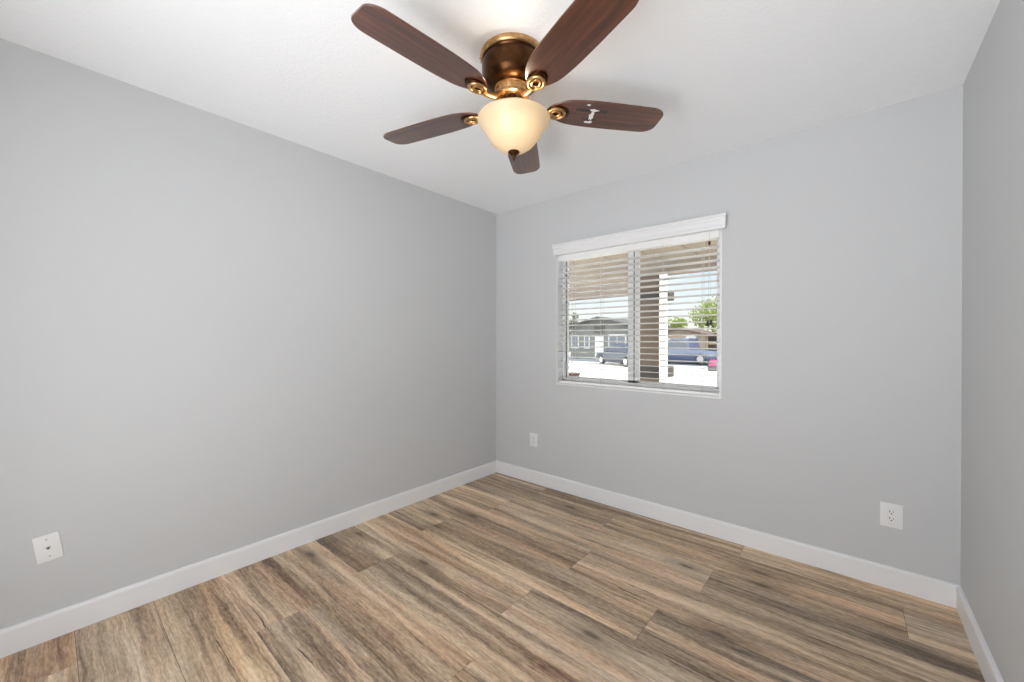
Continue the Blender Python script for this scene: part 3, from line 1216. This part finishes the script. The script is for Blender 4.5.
# ================================================================== outside: vehicles
def wheels(root, xs_, ys_, rad, wdt):
    w0 = None
    for xw in xs_:
        for yw in ys_:
            if w0 is None:
                bm = bmesh.new()
                prof_ = [(0.0, -wdt / 2), (rad * 0.9, -wdt / 2), (rad, -wdt / 2 + 0.03), (rad, wdt / 2 - 0.03),
                         (rad * 0.9, wdt / 2), (0.0, wdt / 2)]
                lathe(bm, prof_, 24)
                bmesh.ops.rotate(bm, verts=bm.verts[:], cent=(0, 0, 0), matrix=Matrix.Rotation(math.pi / 2, 3, 'X'))
                bmesh.ops.recalc_face_normals(bm, faces=bm.faces[:])
                w = w0 = new_obj('wheel', bm, M_tyre, root, True)
                bm = bmesh.new()
                lathe(bm, [(0, -wdt / 2 - 0.012), (rad * 0.6, -wdt / 2 - 0.008), (rad * 0.6, wdt / 2 + 0.008),
                           (0, wdt / 2 + 0.012)], 20)
                bmesh.ops.rotate(bm, verts=bm.verts[:], cent=(0, 0, 0), matrix=Matrix.Rotation(math.pi / 2, 3, 'X'))
                bmesh.ops.recalc_face_normals(bm, faces=bm.faces[:])
                h0 = new_obj('hubcap', bm, M_rim, w, True)
            else:
                w = w0.copy()
                col.objects.link(w)
                w.parent = root
                hh = h0.copy()
                col.objects.link(hh)
                hh.parent = w
            w.location = (xw, yw, rad)


def loft(bm, sections):
    """sections: list of (x, [(y, z)...]) with the same number of points"""
    R = [[bm.verts.new((x_, p[0], p[1])) for p in s] for x_, s in sections]
    n_ = len(R[0])
    for A_, B_ in zip(R[:-1], R[1:]):
        for i in range(n_):
            bm.faces.new((A_[i], A_[(i + 1) % n_], B_[(i + 1) % n_], B_[i]))
    bm.faces.new(R[0][::-1])
    bm.faces.new(R[-1])
    bmesh.ops.recalc_face_normals(bm, faces=bm.faces[:])


def sec(hw, z0, z1, tuck=0.06):
    return [(-hw + 0.05, z0), (hw - 0.05, z0), (hw, z0 + 0.18), (hw, (z0 + z1) / 2 + 0.05), (hw - tuck, z1 - 0.02),
            (hw - tuck - 0.1, z1), (-hw + tuck + 0.1, z1), (-hw + tuck, z1 - 0.02), (-hw, (z0 + z1) / 2 + 0.05),
            (-hw, z0 + 0.18)]


def sedan(label, x_, y_, rz, paint, pickup=False):
    r = thing('pickup_truck' if pickup else 'car', label, 'truck' if pickup else 'car', (x_, y_, GZ), rz)
    k = 1.12 if pickup else 1.0
    hw = 0.90 * k
    zt = 0.98 if pickup else 0.88
    bm = bmesh.new()
    loft(bm, [(-2.35 * k, sec(hw - 0.12, 0.35, zt - 0.12)), (-2.22 * k, sec(hw - 0.03, 0.26, zt - 0.02)),
              (-1.2 * k, sec(hw, 0.22, zt + 0.02)), (0.6 * k, sec(hw, 0.22, zt + 0.02)),
              (1.2 * k, sec(hw, 0.22, zt - 0.02)), (2.1 * k, sec(hw - 0.04, 0.25, zt - 0.12)),
              (2.35 * k, sec(hw - 0.16, 0.34, zt - 0.22))])
    new_obj('body', bm, paint, r, True)
    bm = bmesh.new()

    def cab(h0, h1, i):
        return [(-h0, zt - 0.02), (h0, zt - 0.02), (h1, i), (-h1, i)]
    zr = 1.78 if pickup else 1.44
    if pickup:
        xs4 = (-0.75, -0.62, 0.62, 1.25)
    else:
        xs4 = (-1.75, -1.0, 0.25, 1.15)
    loft(bm, [(xs4[0], cab(hw - 0.1, hw - 0.14, zt)), (xs4[1], cab(hw - 0.08, hw - 0.24, zr)),
              (xs4[2], cab(hw - 0.08, hw - 0.24, zr)), (xs4[3], cab(hw - 0.1, hw - 0.14, zt))])
    cb = new_obj('cabin', bm, paint, r, True)
    bm = bmesh.new()
    for s in (-1, 1):
        q = [(xs4[0] + 0.32 * (0.3 if pickup else 1), zt + 0.05), (xs4[1] + 0.06, zr - 0.09), (xs4[2] - 0.04, zr - 0.09),
             (xs4[3] - 0.28, zt + 0.05)]
        vs = []
        for xx_, zz_ in q:
            f_ = (zz_ - zt) / (zr - zt)
            vs.append((xx_, s * ((hw - 0.08) * (1 - f_) + (hw - 0.24) * f_ + 0.012), zz_))
        a_ = [bm.verts.new(v) for v in vs]
        b_ = [bm.verts.new((v[0], v[1] - s * 0.03, v[2])) for v in vs]
        bm.faces.new(a_)
        bm.faces.new(b_[::-1])
        for i in range(4):
            bm.faces.new((a_[i], a_[(i + 1) % 4], b_[(i + 1) % 4], b_[i]))
    # windscreen
    vs = [(xs4[2] + 0.06, -(hw - 0.30), zr - 0.05), (xs4[2] + 0.06, hw - 0.30, zr - 0.05),
          (xs4[3] - 0.03, hw - 0.22, zt + 0.05), (xs4[3] - 0.03, -(hw - 0.22), zt + 0.05)]
    a_ = [bm.verts.new((v[0] + 0.02, v[1], v[2] + 0.015)) for v in vs]
    b_ = [bm.verts.new((v[0] - 0.03, v[1], v[2] - 0.02)) for v in vs]
    bm.faces.new(a_)
    bm.faces.new(b_[::-1])
    for i in range(4):
        bm.faces.new((a_[i], a_[(i + 1) % 4], b_[(i + 1) % 4], b_[i]))
    bmesh.ops.recalc_face_normals(bm, faces=bm.faces[:])
    new_obj('window_glass', bm, M_darkwin, cb)
    if pickup:
        bm = bmesh.new()
        box(bm, -2.45, -0.85, -hw + 0.14, hw - 0.14, zt + 0.001, zt + 0.03, 0.01, 1)
        new_obj('bed_cover', bm, M_darkwin, r)
    for s in (-1, 1):
        bm = bmesh.new()
        box(bm, 2.22 * k, 2.36 * k, s * (hw - 0.32) - 0.16, s * (hw - 0.32) + 0.16, zt - 0.34, zt - 0.22, 0.03, 2)
        new_obj('headlight', bm, M_lamp, r, True)
    wheels(r, (-1.38 * k, 1.38 * k), (-hw + 0.09, hw - 0.09), 0.33 * k, 0.21)
    return r


sedan('dark navy car parked in front of the grey gabled house', -8.8, 22.0, math.radians(150), M_navy)
sedan('blue pickup truck parked in front of the tan house', -6.6, 27.3, math.radians(172), M_blue, True)

# ================================================================== outside: small things
blk = thing('brick_block', 'small red-brown block on the pale driveway, lower left of the window', 'block', (-6.35, 11.75, GZ))
bm = bmesh.new()
box(bm, -0.19, 0.19, -0.12, 0.12, 0, 0.20, 0.01, 1)
new_obj('base', bm, M_brick, blk)
bm = bmesh.new()
box(bm, -0.21, 0.21, -0.14, 0.14, 0.20, 0.30, 0.01, 1)
new_obj('cap', bm, M_blockcap, blk)
pf = thing('flower_pot', 'pink flowers in a low grey pot, right edge of the window view', 'flowers', (-3.05, 20.6, GZ))
bm = bmesh.new()
lathe(bm, [(0, 0), (0.26, 0), (0.34, 0.30), (0.30, 0.30), (0.28, 0.24), (0, 0.24)], 20)
bmesh.ops.recalc_face_normals(bm, faces=bm.faces[:])
new_obj('pot', bm, M_pot, pf, True)
bm = bmesh.new()
rg = random.Random(2)
for q in range(260):
    v = Vector((rg.gauss(0, 1), rg.gauss(0, 1), abs(rg.gauss(0, 1)))).normalized()
    c = Vector((0, 0, 0.30)) + Vector((v.x * 0.33, v.y * 0.33, v.z * 0.34)) * rg.uniform(0.6, 1)
    t_ = v.cross(Vector((0.3, 0.2, 0.9))).normalized()
    b_ = v.cross(t_)
    s = 0.055
    bm.faces.new([bm.verts.new(p) for p in (c - t_ * s, c + b_ * s, c + t_ * s, c - b_ * s)])
new_obj('blossom', bm, M_pink, pf)
